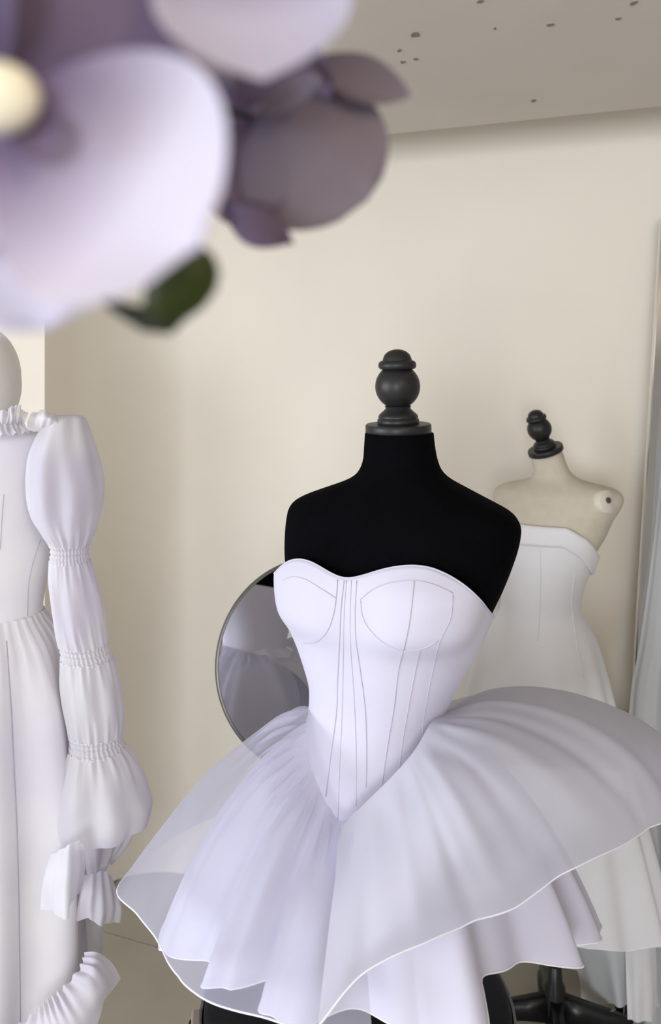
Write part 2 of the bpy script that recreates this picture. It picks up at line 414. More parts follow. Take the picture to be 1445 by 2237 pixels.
bot_px = np.array([(600, 1520), (655, 1560), (668, 1610), (674, 1665), (692, 1715), (716, 1762), (741, 1808), (790, 1768), (860, 1700), (910, 1645), (965, 1580), (1000, 1550)], float)
def solve_edge(t, curve, z0, z1):
    # v decreases with z: f = v(z) - curve(u)
    lo, hi = z0, z1
    for _ in range(40):
        m = (lo + hi) / 2; u, v = proj(bodice_pt(t, m))
        if v > np.interp(u, curve[:, 0], curve[:, 1]): lo = m
        else: hi = m
    return (lo + hi) / 2
facing = []
for t in thetas:
    p = bodice_pt(t, 1.48); q = bodice_pt(t + 0.02, 1.48); tn = (q - p)[:2]; nrm = np.array([tn[1], -tn[0]])
    facing.append(float(nrm @ p[:2]) < -0.0)
facing = np.array(facing)
zt = np.full(NT, np.nan); zb = np.full(NT, np.nan)
for k, t in enumerate(thetas):
    if facing[k]:
        zt[k] = solve_edge(t, top_px, 1.40, 1.66); zb[k] = solve_edge(t, bot_px, 1.18, 1.45)
def fill_back(z, dip):
    idx = np.where(~np.isnan(z))[0]
    # contiguous circular: find the gap
    order = sorted(idx, key=lambda i: i)
    gaps = [(order[i], order[(i + 1) % len(order)]) for i in range(len(order))]
    a, b = max(gaps, key=lambda g: (g[1] - g[0]) % NT)
    n = (b - a) % NT
    for k in range(1, n):
        f = k / n; z[(a + k) % NT] = z[a] * (1 - f) + z[b] * f - dip * math.sin(math.pi * f)
    return z
zt = fill_back(zt, 0.03); zb = fill_back(zb, 0.02)
ker = np.array([1, 2, 3, 2, 1]) / 9
zt = sum(np.roll(zt, k - 2) * ker[k] for k in range(5)); zb = sum(np.roll(zb, k - 2) * ker[k] for k in range(5))
NZ = 64
B = np.zeros((NT, NZ, 3))
for k, t in enumerate(thetas):
    for j in range(NZ):
        B[k, j] = bodice_pt(t, zt[k] + (zb[k] - zt[k]) * j / (NZ - 1))
Bf = grid_faces(NT, NZ, cu=True)
bod = make('bodice', B.reshape(-1, 3), Bf, 'corset', dress)
sm = bod.modifiers.new('thick', 'SOLIDIFY'); sm.thickness = 0.002; sm.offset = 1
bvh = BVHTree.FromPolygons([tuple(v) for v in B.reshape(-1, 3)], Bf)
def on_surface(bv, pts, lift=0.0004, n=28):
    out = []
    for u, v in cr(pts, n):
        d = Vector(P(u, v, 1.0)) - Vector((0, 0, CAM_H)); h = bv.ray_cast(Vector((0, 0, CAM_H)), d.normalized())
        if h[0] is not None: out.append(h[0] - d.normalized() * lift)
    return out
SEAMS = [
    [(618, 1268), (640, 1260), (668, 1266), (700, 1285), (733, 1306)],           # band under left neckline
    [(738, 1266), (734, 1310), (728, 1345), (714, 1380), (692, 1402), (664, 1405)],  # left underwire
    [(752, 1268), (745, 1330), (742, 1400), (738, 1480), (735, 1560), (722, 1660), (712, 1740)],
    [(780, 1268), (776, 1330), (778, 1400), (788, 1470), (798, 1550), (801, 1640), (800, 1720)],
    [(787, 1310), (815, 1288), (850, 1274), (900, 1268), (945, 1276), (990, 1296)],
    [(788, 1312), (792, 1345), (808, 1375), (840, 1405), (882, 1422), (925, 1417), (958, 1400)],
    [(905, 1269), (900, 1320), (893, 1370), (882, 1421)],
    [(880, 1424), (870, 1470), (862, 1540), (850, 1610), (838, 1690), (834, 1720)],
    [(918, 1420), (905, 1480), (892, 1550), (880, 1620), (872, 1684)],
    [(990, 1300), (985, 1350), (962, 1400), (945, 1470), (928, 1560), (922, 1628)],
]
for s in SEAMS:
    pts = on_surface(bvh, s)
    if len(pts) > 3: tube('seam', pts, 0.0007, 'seam', bod, 6)
# narrow boning channel in the centre front
for s in ([(757, 1268), (752, 1330), (750, 1420), (748, 1540), (742, 1680), (738, 1790)], [(768, 1268), (765, 1330), (766, 1420), (772, 1500), (778, 1640), (778, 1760)]):
    pts = on_surface(bvh, s, 0.0002)
    tube('boning_channel', pts, 0.0008, 'corset', bod, 6)
pts = [Vector(B[k, 0]) for k in range(NT)]
tube('neckline_edge', pts, 0.0011, 'corset', bod, 6, closed=True)

# --- skirt panels from control grids (pixel + depth), folds added along the normal
def panel(name, cols, material, parent, nu=220, nv=70, folds=None, gather=0.0, gfreq=0, seed=0, hem=True, edges=()):
    G = np.array([[P(*c) for c in colm] for colm in cols])
    G = cr(G, nu); G = np.swapaxes(cr(np.swapaxes(G, 0, 1), nv), 0, 1)
    n = normals(G); u = np.linspace(0, 1, nu)[:, None]; t = np.linspace(0, 1, nv)[None, :]
    d = np.zeros((nu, nv))
    if folds: d += folds(u, t)
    if gather:
        pr = np.random.RandomState(seed); ph = pr.rand(4) * 6.28
        rip = np.sin(u * gfreq * 6.283 + ph[0] + 1.3 * np.sin(u * 9 + ph[1])) + 0.6 * np.sin(u * gfreq * 1.7 * 6.283 + ph[2])
        d += gather * rip * np.exp(-((t - 0.13) / 0.11) ** 2) * np.clip(t / .08, 0, 1)
    G = G + n * d[..., None]
    o = make(name, G.reshape(-1, 3), grid_faces(nu, nv), material, parent)
    if hem: tube('hem_trim', [G[i, -1] for i in range(0, nu, 2)], 0.0011, 'hem', o, 6)
    return o, G

def fold_sum(spec):
    """spec: (u position, width, amplitude at the hem, start t)"""
    def f(u, t):
        d = np.zeros(np.broadcast(u, t).shape)
        for pos, w, a, t0 in spec:
            tt = np.clip((t - t0) / (1 - t0 + 1e-6), 0, 1) ** 0.8
            tt = tt * (1 - 0.65 * t ** 3)
            d = d + a * tt * np.exp(-((u - pos) / (w * (0.45 + 0.55 * t))) ** 2)
        return d
    return f

# satin underskirt: hangs from the bodice's lower edge to its own hem
hem_px = [(390, 2075, 1.22), (425, 2100, 1.15), (470, 2124, 1.09), (560, 2180, 1.03), (640, 2208, 1.0), (740, 2240, .97), (850, 2262, .95), (950, 2250, .955), (1030, 2232, .97), (1060, 2168, 1.0), (1110, 2142, 1.03), (1200, 2106, 1.1), (1278, 2064, 1.2), (1270, 1990, 1.3), (1150, 1900, 1.45), (800, 1860, 1.53), (520, 1900, 1.46), (410, 2000, 1.32)]
hp = np.array([P(*h) for h in hem_px]); hc = np.array([0.068, Y0])
hp_s = cr(hp, 540, closed=True)
ang = np.arctan2(hp_s[:, 1] - hc[1], hp_s[:, 0] - hc[0]); o_ = np.argsort(ang); ang = ang[o_]; hp_s = hp_s[o_]
NU, NV = 420, 50
U = np.zeros((NU, NV, 3))
for i in range(NU):
    th = -math.pi + 2 * math.pi * i / NU
    kf = (i / NU * NT); k0 = int(kf) % NT; k1 = (k0 + 1) % NT; f = kf - int(kf)
    p0 = (B[k0, -1] * (1 - f) + B[k1, -1] * f).copy()
    p0[:2] = hc + (p0[:2] - hc) * 0.97; p0[2] += 0.006
    a = math.atan2(p0[1] - hc[1], p0[0] - hc[0])
    p3 = np.array([np.interp(a, ang, hp_s[:, q], period=2 * math.pi) for q in range(3)])
    # organic pleats: phase drifts round the skirt
    ph = 9 * a + 1.5 * math.sin(3 * a + 0.6) + 0.9 * math.sin(5 * a)
    sh = math.sin(ph); fold = math.copysign(abs(sh) ** 0.8, sh) + 0.35 * math.sin(2.3 * ph + 1)
    dirv = np.array([math.cos(a), math.sin(a)])
    c1 = p0.copy(); c1[:2] += (p3[:2] - p0[:2]) * 0.62; c1[2] += (p3[2] - p0[2]) * 0.30
    for j in range(NV):
        t = j / (NV - 1); p = (1 - t) ** 2 * p0 + 2 * t * (1 - t) * c1 + t * t * p3
        amp = 0.026 * (t ** 0.8) + 0.003 * math.exp(-((t - .12) / .12) ** 2)
        p = p.copy(); p[:2] += dirv * fold * amp
        U[i, j] = p
und = make('underskirt', U.reshape(-1, 3), grid_faces(NU, NV, cu=True), 'satin', dress)
tube('hem_trim', [U[i, -1] for i in range(NU)], 0.0013, 'hem', und, 6, closed=True)

left_cols = [
    [(770, 1790, 1.085), (785, 1920, 1.04), (795, 2040, .985), (805, 2150, .93), (815, 2280, .89)],
    [(735, 1790, 1.085), (722, 1905, 1.02), (712, 2020, .96), (700, 2140, .925), (692, 2254, .905)],
    [(700, 1728, 1.088), (655, 1850, 1.015), (605, 1990, .965), (560, 2120, .945), (528, 2212, .95)],
    [(680, 1680, 1.10), (600, 1780, 1.03), (520, 1920, .99), (450, 2060, .985), (398, 2148, 1.01)],
    [(672, 1630, 1.12), (570, 1715, 1.07), (470, 1845, 1.05), (402, 1985, 1.05), (364, 2088, 1.06)],
    [(669, 1590, 1.15), (555, 1655, 1.125), (432, 1785, 1.12), (345, 1908, 1.13), (302, 2000, 1.14)],
    [(673, 1552, 1.20), (570, 1598, 1.20), (440, 1703, 1.21), (332, 1838, 1.215), (257, 1940, 1.215)],
    [(690, 1545, 1.27), (606, 1575, 1.32), (500, 1660, 1.36), (400, 1770, 1.38), (340, 1860, 1.38)],
    [(740, 1550, 1.32), (690, 1555, 1.45), (610, 1612, 1.52), (550, 1690, 1.54), (510, 1770, 1.54)],
    [(800, 1560, 1.33), (795, 1545, 1.48), (775, 1585, 1.60), (762, 1650, 1.62), (752, 1740, 1.62)]]
lf = fold_sum([(0.12, .03, .008, .1), (0.19, .03, -.010, .05), (0.27, .035, .010, .05), (0.36, .03, -.010, .1), (0.43, .03, .008, .1), (0.5, .03, -.006, .2), (0.8, .05, .012, .2)])
panel('left_overskirt', left_cols, 'organza', dress, folds=lf, gather=0.0055, gfreq=20, seed=3)
right_cols = [
    [(745, 1806, 1.062), (735, 1900, 1.015), (722, 2000, .965), (708, 2120, .925), (694, 2245, .895)],
    [(800, 1752, 1.062), (802, 1850, 1.01), (800, 1960, .96), (796, 2060, .93), (790, 2132, .92)],
    [(865, 1688, 1.07), (882, 1800, 1.005), (898, 1900, .96), (912, 1990, .94), (926, 2058, .945)],
    [(908, 1636, 1.085), (965, 1720, 1.0), (1022, 1830, .965), (1070, 1930, .97), (1105, 1988, .985)],
    [(936, 1588, 1.11), (1045, 1645, 1.04), (1135, 1730, 1.0), (1212, 1830, 1.0), (1270, 1890, 1.03)],
    [(950, 1570, 1.14), (1080, 1585, 1.10), (1215, 1650, 1.06), (1322, 1740, 1.06), (1392, 1827, 1.10)],
    [(966, 1560, 1.19), (1095, 1528, 1.20), (1250, 1560, 1.18), (1392, 1650, 1.16), (1482, 1775, 1.17)],
    [(968, 1556, 1.24), (1100, 1503, 1.30), (1262, 1516, 1.32), (1430, 1592, 1.32), (1540, 1720, 1.30)],
    [(955, 1560, 1.29), (1075, 1508, 1.42), (1210, 1525, 1.50), (1345, 1580, 1.52), (1450, 1690, 1.50)],
    [(880, 1570, 1.32), (945, 1540, 1.48), (1030, 1550, 1.60), (1090, 1590, 1.65), (1130, 1670, 1.66)],
    [(800, 1572, 1.32), (800, 1560, 1.46), (800, 1570, 1.58), (800, 1610, 1.65), (800, 1680, 1.66)]]
rf = fold_sum([(0.10, .03, .004, .1), (0.20, .022, -.005, .05), (0.265, .014, .009, .05), (0.31, .02, -.009, .05), (0.37, .02, .008, .1), (0.46, .03, -.006, .1), (0.53, .018, .010, 0), (0.58, .018, -.012, 0), (0.66, .04, .005, .0), (0.85, .04, .012, .1)])
panel('right_overskirt', right_cols, 'organza_r', dress, folds=rf, gather=0.0018, gfreq=9, seed=8)

# ------------------------------------------------------------------ black drum the form stands on
drum = thing('display_drum', 'tall black cylindrical drum with grey metal rim under lavender dress', 'pedestal', (0.04, 1.21, 0))
DC = (0.04, 1.21); DR = 0.232; DZ = 0.93
lathe('drum_body', [(0, 0), (DR - .004, 0), (DR, .004), (DR, DZ - .03), (DR - .003, DZ - .026), (DR - .003, DZ - .004), (DR - .012, DZ), (0, DZ)], (DC[0], DC[1], 0), 'drum', drum, n=96)
lathe('metal_rim', [(DR, DZ - .028), (DR + .004, DZ - .028), (DR + .005, DZ - .02), (DR + .004, DZ - .012), (DR, DZ - .012), (DR, DZ - .028)], (DC[0], DC[1], 0), 'rim', drum, n=96)
lathe('metal_rim', [(DR, .03), (DR + .004, .03), (DR + .005, .04), (DR + .004, .05), (DR, .05), (DR, .03)], (DC[0], DC[1], 0), 'rim', drum, n=96)
# clasp on the left flank
la = math.radians(187); lx = DC[0] + (DR + .004) * math.cos(la); ly = DC[1] + (DR + .004) * math.sin(la)
cl = box('latch', (lx - .004, ly, DZ - .045), (.014, .034, .07), 'brass', drum, la - math.pi, 0.003)
tube('latch_loop', [(lx - .013, ly + .011 * math.cos(a), DZ - .03 + .012 * math.sin(a)) for a in np.linspace(0, 2 * math.pi, 20, endpoint=False)], .002, 'plastic', cl, 6, closed=True)
tube('latch_hook', [(lx - .013, ly - .008 + .012 * math.cos(a), DZ - .055 + .009 * math.sin(a)) for a in np.linspace(0.4, 4.4, 14)], .002, 'plastic', cl, 6)

# ------------------------------------------------------------------ left gown on a white mannequin
DL = 1.5; SL = F / DL
lc = ((-60 - U0) / F * DL, DL)
man = thing('mannequin', 'white mannequin with smooth egg head wearing the ruffled gown', 'mannequin', (lc[0], lc[1], 0))
hd = [( .002, 0)]
R = []
for k in range(25):
    a = math.pi * k / 24; z = zrow(826, DL) + 0.105 * math.cos(a)
    r = 0.088 * math.sin(a) ** 0.9 * (1 - 0.12 * (math.cos(a) < 0) * -math.cos(a) * -1)
    R.append([(lc[0] + max(r, .001) * math.cos(t), lc[1] - .01 + 1.12 * max(r, .001) * math.sin(t), z) for t in np.linspace(0, 2 * math.pi, 40, endpoint=False)])
loft('head', R, 'mannequin', man, True, True)
R = [[(lc[0] + r * math.cos(t), lc[1] + r * math.sin(t), z) for t in np.linspace(0, 2 * math.pi, 32, endpoint=False)] for r, z in [(.055, zrow(900, DL)), (.055, zrow(930, DL)), (.065, zrow(945, DL)), (.09, zrow(952, DL))]]
loft('neck', R, 'mannequin', man, True, True)
R = rings_from([(942, -150, 30, .05, 0), (955, -205, 85, .07, 0), (1000, -210, 88, .085, 0), (1100, -195, 75, .09, 0), (1200, -190, 70, .085, 0), (1330, -175, 55, .08, 0), (1400, -190, 70, .09, 0)], DL, 30, 48, 0)
loft('torso', R, 'mannequin', man, True, True)
tube('pole', [(lc[0], lc[1], 0.02), (lc[0], lc[1], 1.2)], 0.015, 'steel', man, 16)
lathe('base', [(0, 0), (.17, 0), (.17, .008), (.165, .012), (.02, .02), (0, .02)], (lc[0], lc[1], 0), 'steel', man, n=48)

gown = thing('ruffled_gown', 'long white lilac gown with puffed smocked sleeve and cascading ruffles', 'dress', (lc[0], lc[1], 0.05))
def ripple_rings(R, fn):
    A = np.array(R); c = A.mean(axis=1, keepdims=True); nr, n, _ = A.shape
    for i in range(nr):
        for k in range(n):
            q = fn(i / (nr - 1), 2 * math.pi * k / n); d = A[i, k] - c[i, 0]; A[i, k] = c[i, 0] + d * (1 + q)
    return A
R = rings_from([(938, -158, 42, .06, 0), (944, -205, 96, .075, 0), (955, -224, 106, .085, 0), (1000, -222, 103, .098, 0), (1060, -220, 100, .104, 0), (1120, -222, 104, .104, 0), (1180, -226, 112, .102, 0), (1230, -222, 108, .098, 0), (1280, -214, 97, .094, 0), (1325, -208, 90, .09, 0), (1345, -210, 92, .092, 0)], DL, 50, 80, 0)
gb = loft('bodice', R, 'leftgown', gown)
bl = BVHTree.FromPolygons([tuple(p) for p in np.array(R).reshape(-1, 3)], grid_faces(50, 80, cv=True))
for s in ([(8, 1080), (4, 1130), (0, 1200)], [(60, 1345), (62, 1280), (72, 1230), (88, 1180)]):
    pts = on_surface(bl, s)
    if len(pts) > 3: tube('seam', pts, .0008, 'seam', gb, 6)
R = rings_from([(1335, -210, 91, .092, 0), (1345, -214, 96, .10, 0), (1370, -235, 116, .125, 0), (1400, -256, 136, .145, 0), (1450, -276, 155, .165, 0), (1520, -290, 172, .178, 0), (1620, -300, 184, .185, 0), (1750, -310, 196, .19, 0), (1900, -316, 204, .195, 0), (2060, -316, 204, .2, 0), (2240, -310, 190, .21, 0), (2400, -330, 210, .22, 0), (2480, -340, 220, .225, 0)], DL, 110, 160, 0)
def gfold(t, a):
    return (0.075 * min(1, t * 6 + .15) * (math.sin(8 * a + 1.2 * math.sin(3 * a)) * 0.9 + 0.5 * math.sin(13 * a + 2)) * (0.5 + 0.5 * t) + 0.012 * math.sin(46 * a) * math.exp(-(t / .1) ** 2)) * 1.4
R = ripple_rings(R, gfold)
gs = loft('skirt', R, 'leftgown', gown)
bs_ = BVHTree.FromPolygons([tuple(p) for p in R.reshape(-1, 3)], grid_faces(110, 160, cv=True))
pts = on_surface(bs_, [(14, 1400), (24, 1550), (30, 1680), (36, 1800), (40, 1950), (42, 2100), (44, 2236)], .001)
if len(pts) > 3: tube('seam', pts, .0008, 'seam', gs, 6)
# the sleeve: puffs between smocked bands
sl = [(903, 145, 196, .02), (908, 130, 205, .034), (925, 122, 212, .046), (950, 110, 219, .055), (980, 98, 227, .062), (1010, 92, 234, .066), (1045, 89, 240, .068), (1085, 92, 239, .066), (1120, 102, 233, .06), (1150, 120, 226, .05), (1172, 134, 216, .038), (1190, 137, 213, .034), (1206, 135, 216, .035), (1250, 133, 230, .042), (1300, 138, 242, .046), (1345, 146, 249, .046), (1376, 153, 253, .042), (1396, 158, 257, .04), (1412, 158, 264, .042), (1450, 158, 275, .047), (1500, 165, 283, .05), (1540, 171, 286, .048), (1568, 175, 284, .044), (1585, 177, 283, .042), (1600, 174, 291, .045), (1630, 163, 312, .055), (1680, 152, 332, .068), (1720, 148, 344, .074), (1748, 150, 343, .073), (1768, 158, 338, .07)]
bands = [1190, 1396, 1585]
def gat(v): return sum(math.exp(-((v - b) / 50.0) ** 2) for b in bands)
def sleeve_part(name, va, vb, n=60, m='sleeve'):
    A = np.array(sl, float); C = cr(A, 600); vs = np.linspace(va, vb, n); RR = []
    for i, v in enumerate(vs):
        row = [np.interp(v, C[:, 0], C[:, q]) for q in range(4)]
        cx = ((row[1] + row[2]) / 2 - U0) / F * DL; w = (row[2] - row[1]) / 2 / F * DL; b = row[3]
        ring = []
        for k in range(120):
            a = 2 * math.pi * k / 120; g = min(gat(v), 1)
            rip = 0.055 * g * (math.sin(17 * a + 0.8 * math.sin(5 * a) + v * .002) + 0.5 * math.sin(29 * a + 1)) + (1 - g) * 0.06 * (math.sin(6 * a + v * .012) + 0.6 * math.sin(9 * a + 2 - v * .009))
            tilt = 0.0
            if vb > 1700 and v > 1700: tilt = (v - 1700) / 70.0 * (-0.002 * math.sin(a) + 0.010 * math.cos(a))
            ring.append((cx + w * (1 + rip * 0.7) * math.cos(a), DL - 0.06 + b * (1 + rip) * math.sin(a), zrow(v, DL) + tilt))
        RR.append(ring)
    return loft(name, RR, m, gown, cap0=(va < 910))
sleeve_part('sleeve_puff', 903, 1176); sleeve_part('sleeve_puff', 1206, 1384); sleeve_part('sleeve_puff', 1412, 1572); sleeve_part('cuff_flounce', 1600, 1768)
def smock(va, vb):
    A = np.array(sl, float); C = cr(A, 600); RR = []
    for v in np.linspace(va, vb, 26):
        row = [np.interp(v, C[:, 0], C[:, q]) for q in range(4)]; cx = ((row[1] + row[2]) / 2 - U0) / F * DL; w = (row[2] - row[1]) / 2 / F * DL * 0.97
        RR.append([(cx + w * (1 + .035 * math.sin(a * 34) + .03 * math.sin((v - va) * .55)) * math.cos(a), DL - .06 + row[3] * (1 + .035 * math.sin(a * 34) + .03 * math.sin((v - va) * .55)) * math.sin(a), zrow(v, DL)) for a in np.linspace(0, 2 * math.pi, 204, endpoint=False)])
    loft('smocked_band', RR, 'sleeve', gown)
smock(1172, 1210); smock(1380, 1416); smock(1568, 1604)
# shoulder frill and neck ruffle
def ruffle(name, cols, nu=60, nv=30, amp=0.003, fr=5, m='sleeve', seed=1, fold=None):
    if fold: return panel(name, cols, m, gown, nu, nv, folds=fold, hem=False)
    return panel(name, cols, m, gown, nu, nv, folds=lambda u, t: amp * np.sin(u * fr * 6.28 + 2 * t + seed) * t + amp * .5 * np.sin(u * fr * 13 + seed), hem=False)
ruffle('shoulder_frill', [[(58, 940, 1.44), (64, 915, 1.43), (72, 900, 1.44)], [(78, 943, 1.42), (86, 912, 1.40), (92, 896, 1.42)], [(98, 945, 1.42), (106, 915, 1.39), (112, 899, 1.42)], [(124, 946, 1.42), (126, 925, 1.40), (130, 912, 1.43)]], amp=.002, fr=2)
ruffle('neck_ruffle', [[(-40, 925, 1.40), (-44, 945, 1.38), (-46, 968, 1.37)], [(0, 920, 1.40), (4, 942, 1.375), (10, 952, 1.37)], [(30, 916, 1.42), (38, 938, 1.39), (44, 948, 1.385)], [(46, 908, 1.45), (58, 930, 1.42), (66, 942, 1.41)]], amp=.004, fr=4)
ruffle('neck_ruffle', [[(-20, 935, 1.41), (-18, 915, 1.40), (-14, 900, 1.40)], [(10, 936, 1.40), (14, 915, 1.39), (16, 895, 1.40)], [(32, 935, 1.41), (36, 905, 1.40), (38, 885, 1.41)], [(50, 932, 1.43), (54, 915, 1.42), (58, 905, 1.43)]], amp=.004, fr=4)
# cascading ruffles below the cuff
ruffle('cascade_ruffle', [[(162, 1745, 1.450), (172, 1830, 1.430), (178, 1880, 1.430), (190, 1912, 1.440)], [(205, 1742, 1.430), (206, 1830, 1.400), (208, 1880, 1.410), (208, 1920, 1.430)], [(250, 1745, 1.450), (245, 1825, 1.440), (236, 1870, 1.450), (224, 1906, 1.450)], [(278, 1776, 1.460), (284, 1806, 1.460), (262, 1858, 1.470), (236, 1890, 1.470)], [(286, 1782, 1.480), (303, 1800, 1.480), (280, 1842, 1.490), (242, 1880, 1.490)]], amp=.004, fr=2.5)
ruffle('cascade_ruffle', [[(178, 1912, 1.430), (172, 1950, 1.420), (166, 1985, 1.420), (162, 2010, 1.420)], [(200, 1910, 1.420), (198, 1950, 1.400), (194, 1985, 1.400), (194, 2010, 1.400)], [(222, 1903, 1.430), (224, 1950, 1.410), (226, 1990, 1.410), (222, 2021, 1.410)], [(238, 1908, 1.440), (250, 1950, 1.430), (256, 1985, 1.430), (250, 2016, 1.430)], [(244, 1925, 1.450), (256, 1955, 1.450), (264, 1985, 1.450), (266, 2006, 1.450)]], amp=.004, fr=2.5, seed=2)
ruffle('cascade_ruffle', [[(112, 1868, 1.340), (100, 1910, 1.330), (94, 1950, 1.330), (91, 1986, 1.330)], [(130, 1858, 1.320), (122, 1900, 1.300), (118, 1950, 1.300), (118, 1994, 1.300)], [(150, 1846, 1.310), (148, 1900, 1.280), (146, 1950, 1.280), (147, 2006, 1.280)], [(172, 1836, 1.320), (176, 1880, 1.310), (172, 1920, 1.310), (162, 1965, 1.310)], [(180, 1846, 1.340), (184, 1880, 1.340), (178, 1920, 1.340), (170, 1950, 1.340)]], amp=.003, fr=2, seed=4)
ruffle('hem_ruffle', [[(186, 2080, 1.33), (212, 2082, 1.33), (238, 2105, 1.34), (256, 2140, 1.35)], [(172, 2118, 1.31), (200, 2130, 1.29), (225, 2160, 1.29), (238, 2184, 1.30)], [(140, 2155, 1.30), (160, 2180, 1.28), (185, 2215, 1.27), (205, 2240, 1.28)], [(105, 2185, 1.29), (115, 2215, 1.27), (130, 2250, 1.26), (150, 2285, 1.27)], [(80, 2210, 1.29), (75, 2240, 1.27), (80, 2280, 1.26), (90, 2310, 1.27)], [(40, 2240, 1.29), (30, 2270, 1.27), (30, 2310, 1.27), (30, 2340, 1.28)]], nu=200, nv=40, fold=lambda u, t: .0035 * np.sin(u * 75 + 3 * np.sin(u * 11)) * np.exp(-(t / .45) ** 2) + .007 * np.sin(u * 13 + 2 * t) * t)
ruffle('side_train', [[(150, 1790, 1.46), (158, 1880, 1.46), (155, 2000, 1.45), (150, 2150, 1.42)], [(178, 1790, 1.48), (182, 1880, 1.48), (180, 1970, 1.47), (174, 2120, 1.43)], [(196, 1800, 1.52), (200, 1880, 1.52), (192, 1990, 1.51), (194, 2085, 1.47)]], amp=.002, fr=1, seed=6)

# ------------------------------------------------------------------ cream dress form and white gown at the right
DRt = 2.2; SR = F / DRt
rc = ((1183 - U0) / F * DRt, DRt)
stand_x = (1213 - U0) / F * DRt
form2 = thing('dress_form', 'cream linen dress form with tilted black finial beside the wall', 'dress form', (stand_x, DRt, 0))
YR = math.radians(-22)
R = rings_from([(985, 1164, 1224, .035, 0), (1000, 1164, 1230, .037, 0), (1020, 1168, 1239, .04, 0), (1036, 1168, 1251, .045, 0), (1048, 1158, 1272, .055, 0), (1056, 1130, 1306, .065, 0), (1064, 1104, 1334, .075, 0), (1074, 1091, 1345, .085, 0), (1086, 1087, 1348, .092, 0), (1105, 1087, 1342, .10, 0), (1130, 1088, 1328, .105, 0), (1165, 1090, 1314, .11, 0), (1200, 1092, 1296, .11, 0), (1250, 1096, 1280, .10, 0), (1310, 1098, 1262, .09, 0), (1360, 1090, 1270, .10, 0), (1450, 1080, 1285, .12, 0)], DRt, 90, 64, YR, 2.25)
A = np.array(R)
# the neck top is cut on a slant under the cap
for i in range(len(A)):
    zt_ = zrow(985, DRt); w = max(0, 1 - (zt_ - A[i, 0, 2]) / 0.05)
    c = A[i, :, 0].mean(); A[i, :, 2] += w * (A[i, :, 0] - c) * 0.36
f2t = loft('torso', A, 'linen', form2, True, True)
finial(form2, tuple(P(1194, 988, DRt)), 0.125 / 186 * 1.0, (-0.33, -0.16, 1))
# shoulder joint plate facing the camera side
tv = BVHTree.FromPolygons([tuple(p) for p in A.reshape(-1, 3)], grid_faces(A.shape[0], A.shape[1], cv=True))
rd = (Vector(P(1326, 1096, 1.0)) - Vector((0, 0, CAM_H))).normalized(); hit = tv.ray_cast(Vector((0, 0, CAM_H)), rd)
jc = hit[0]; jn = hit[1] if hit[1].dot(rd) < 0 else -hit[1]; jn = (jn + Vector((0.5, -0.2, 0))).normalized()
lathe('shoulder_plate', [(0, -.02), (.03, -.02), (.031, .002), (.028, .005), (0, .006)], tuple(jc), 'ivory', form2, jn, 32)
lathe('shoulder_socket', [(0, .004), (.008, .004), (.008, .0085), (.005, .009), (0, .009)], tuple(Vector(jc) + Vector((0, 0, 0.003))), 'steel', form2, jn, 16)
tube('pole', [(stand_x, DRt, 0.1), (stand_x, DRt, 1.3)], 0.0115, 'plastic', form2, 18)
lathe('hub', [(0, .07), (.026, .07), (.028, .08), (.028, .18), (.020, .195), (.018, .235), (.0115, .24)], (stand_x, DRt, 0), 'plastic', form2, n=28)
for k in range(4):
    a = math.radians(-6 + 90 * k); L = 0.2
    dx, dy = math.cos(a), math.sin(a); px_, py_ = -dy, dx
    rr = []
    for f, hw, zb_, zt_ in [(0.015, .02, .09, .155), (.08, .017, .088, .138), (.15, .014, .082, .12), (L, .012, .066, .105)]:
        c = (stand_x + dx * f, DRt + dy * f)
        rr.append([(c[0] + px_ * hw, c[1] + py_ * hw, zb_), (c[0] - px_ * hw, c[1] - py_ * hw, zb_), (c[0] - px_ * hw * .8, c[1] - py_ * hw * .8, zt_), (c[0] + px_ * hw * .8, c[1] + py_ * hw * .8, zt_)])
    lg = loft('base_leg', rr, 'plastic', form2, True, True)
    cc = (stand_x + dx * (L - .005) , DRt + dy * (L - .005))
    lathe('caster', [(0, -.014), (.030, -.014), (.034, -.01), (.034, .01), (.030, .014), (0, .014)], (cc[0], cc[1], .034), 'plastic', lg, (px_, py_, 0), 20)

gown2 = thing('strapless_gown', 'long white strapless gown with folded cuff neckline on cream form', 'dress', (rc[0], rc[1], 0.12))
grow = [(1135, 1090, 1325, .115, 0), (1170, 1091, 1313, .118, 0), (1210, 1092, 1297, .116, 0), (1250, 1093, 1283, .112, 0), (1290, 1094, 1270, .106, 0), (1325, 1094, 1266, .102, 0), (1355, 1080, 1279, .108, 0), (1390, 1060, 1296, .118, 0), (1430, 1045, 1308, .13, 0), (1500, 1028, 1324, .145, 0), (1560, 1015, 1337, .155, 0), (1700, 985, 1368, .16, 0), (1850, 950, 1400, .16, 0), (1970, 925, 1422, .16, 0), (2070, 910, 1435, .16, 0), (2085, 908, 1436, .16, 0)]
GA = np.array(rings_from(grow, DRt, 130, 160, YR, 2.1))
ztop = np.array([(1060, 1150), (1120, 1145), (1188, 1146), (1225, 1156), (1266, 1179), (1282, 1192), (1302, 1212), (1330, 1235)], float)
vs_line = np.linspace(1135, 2085, 130)
G2 = np.zeros((130, 160, 3))
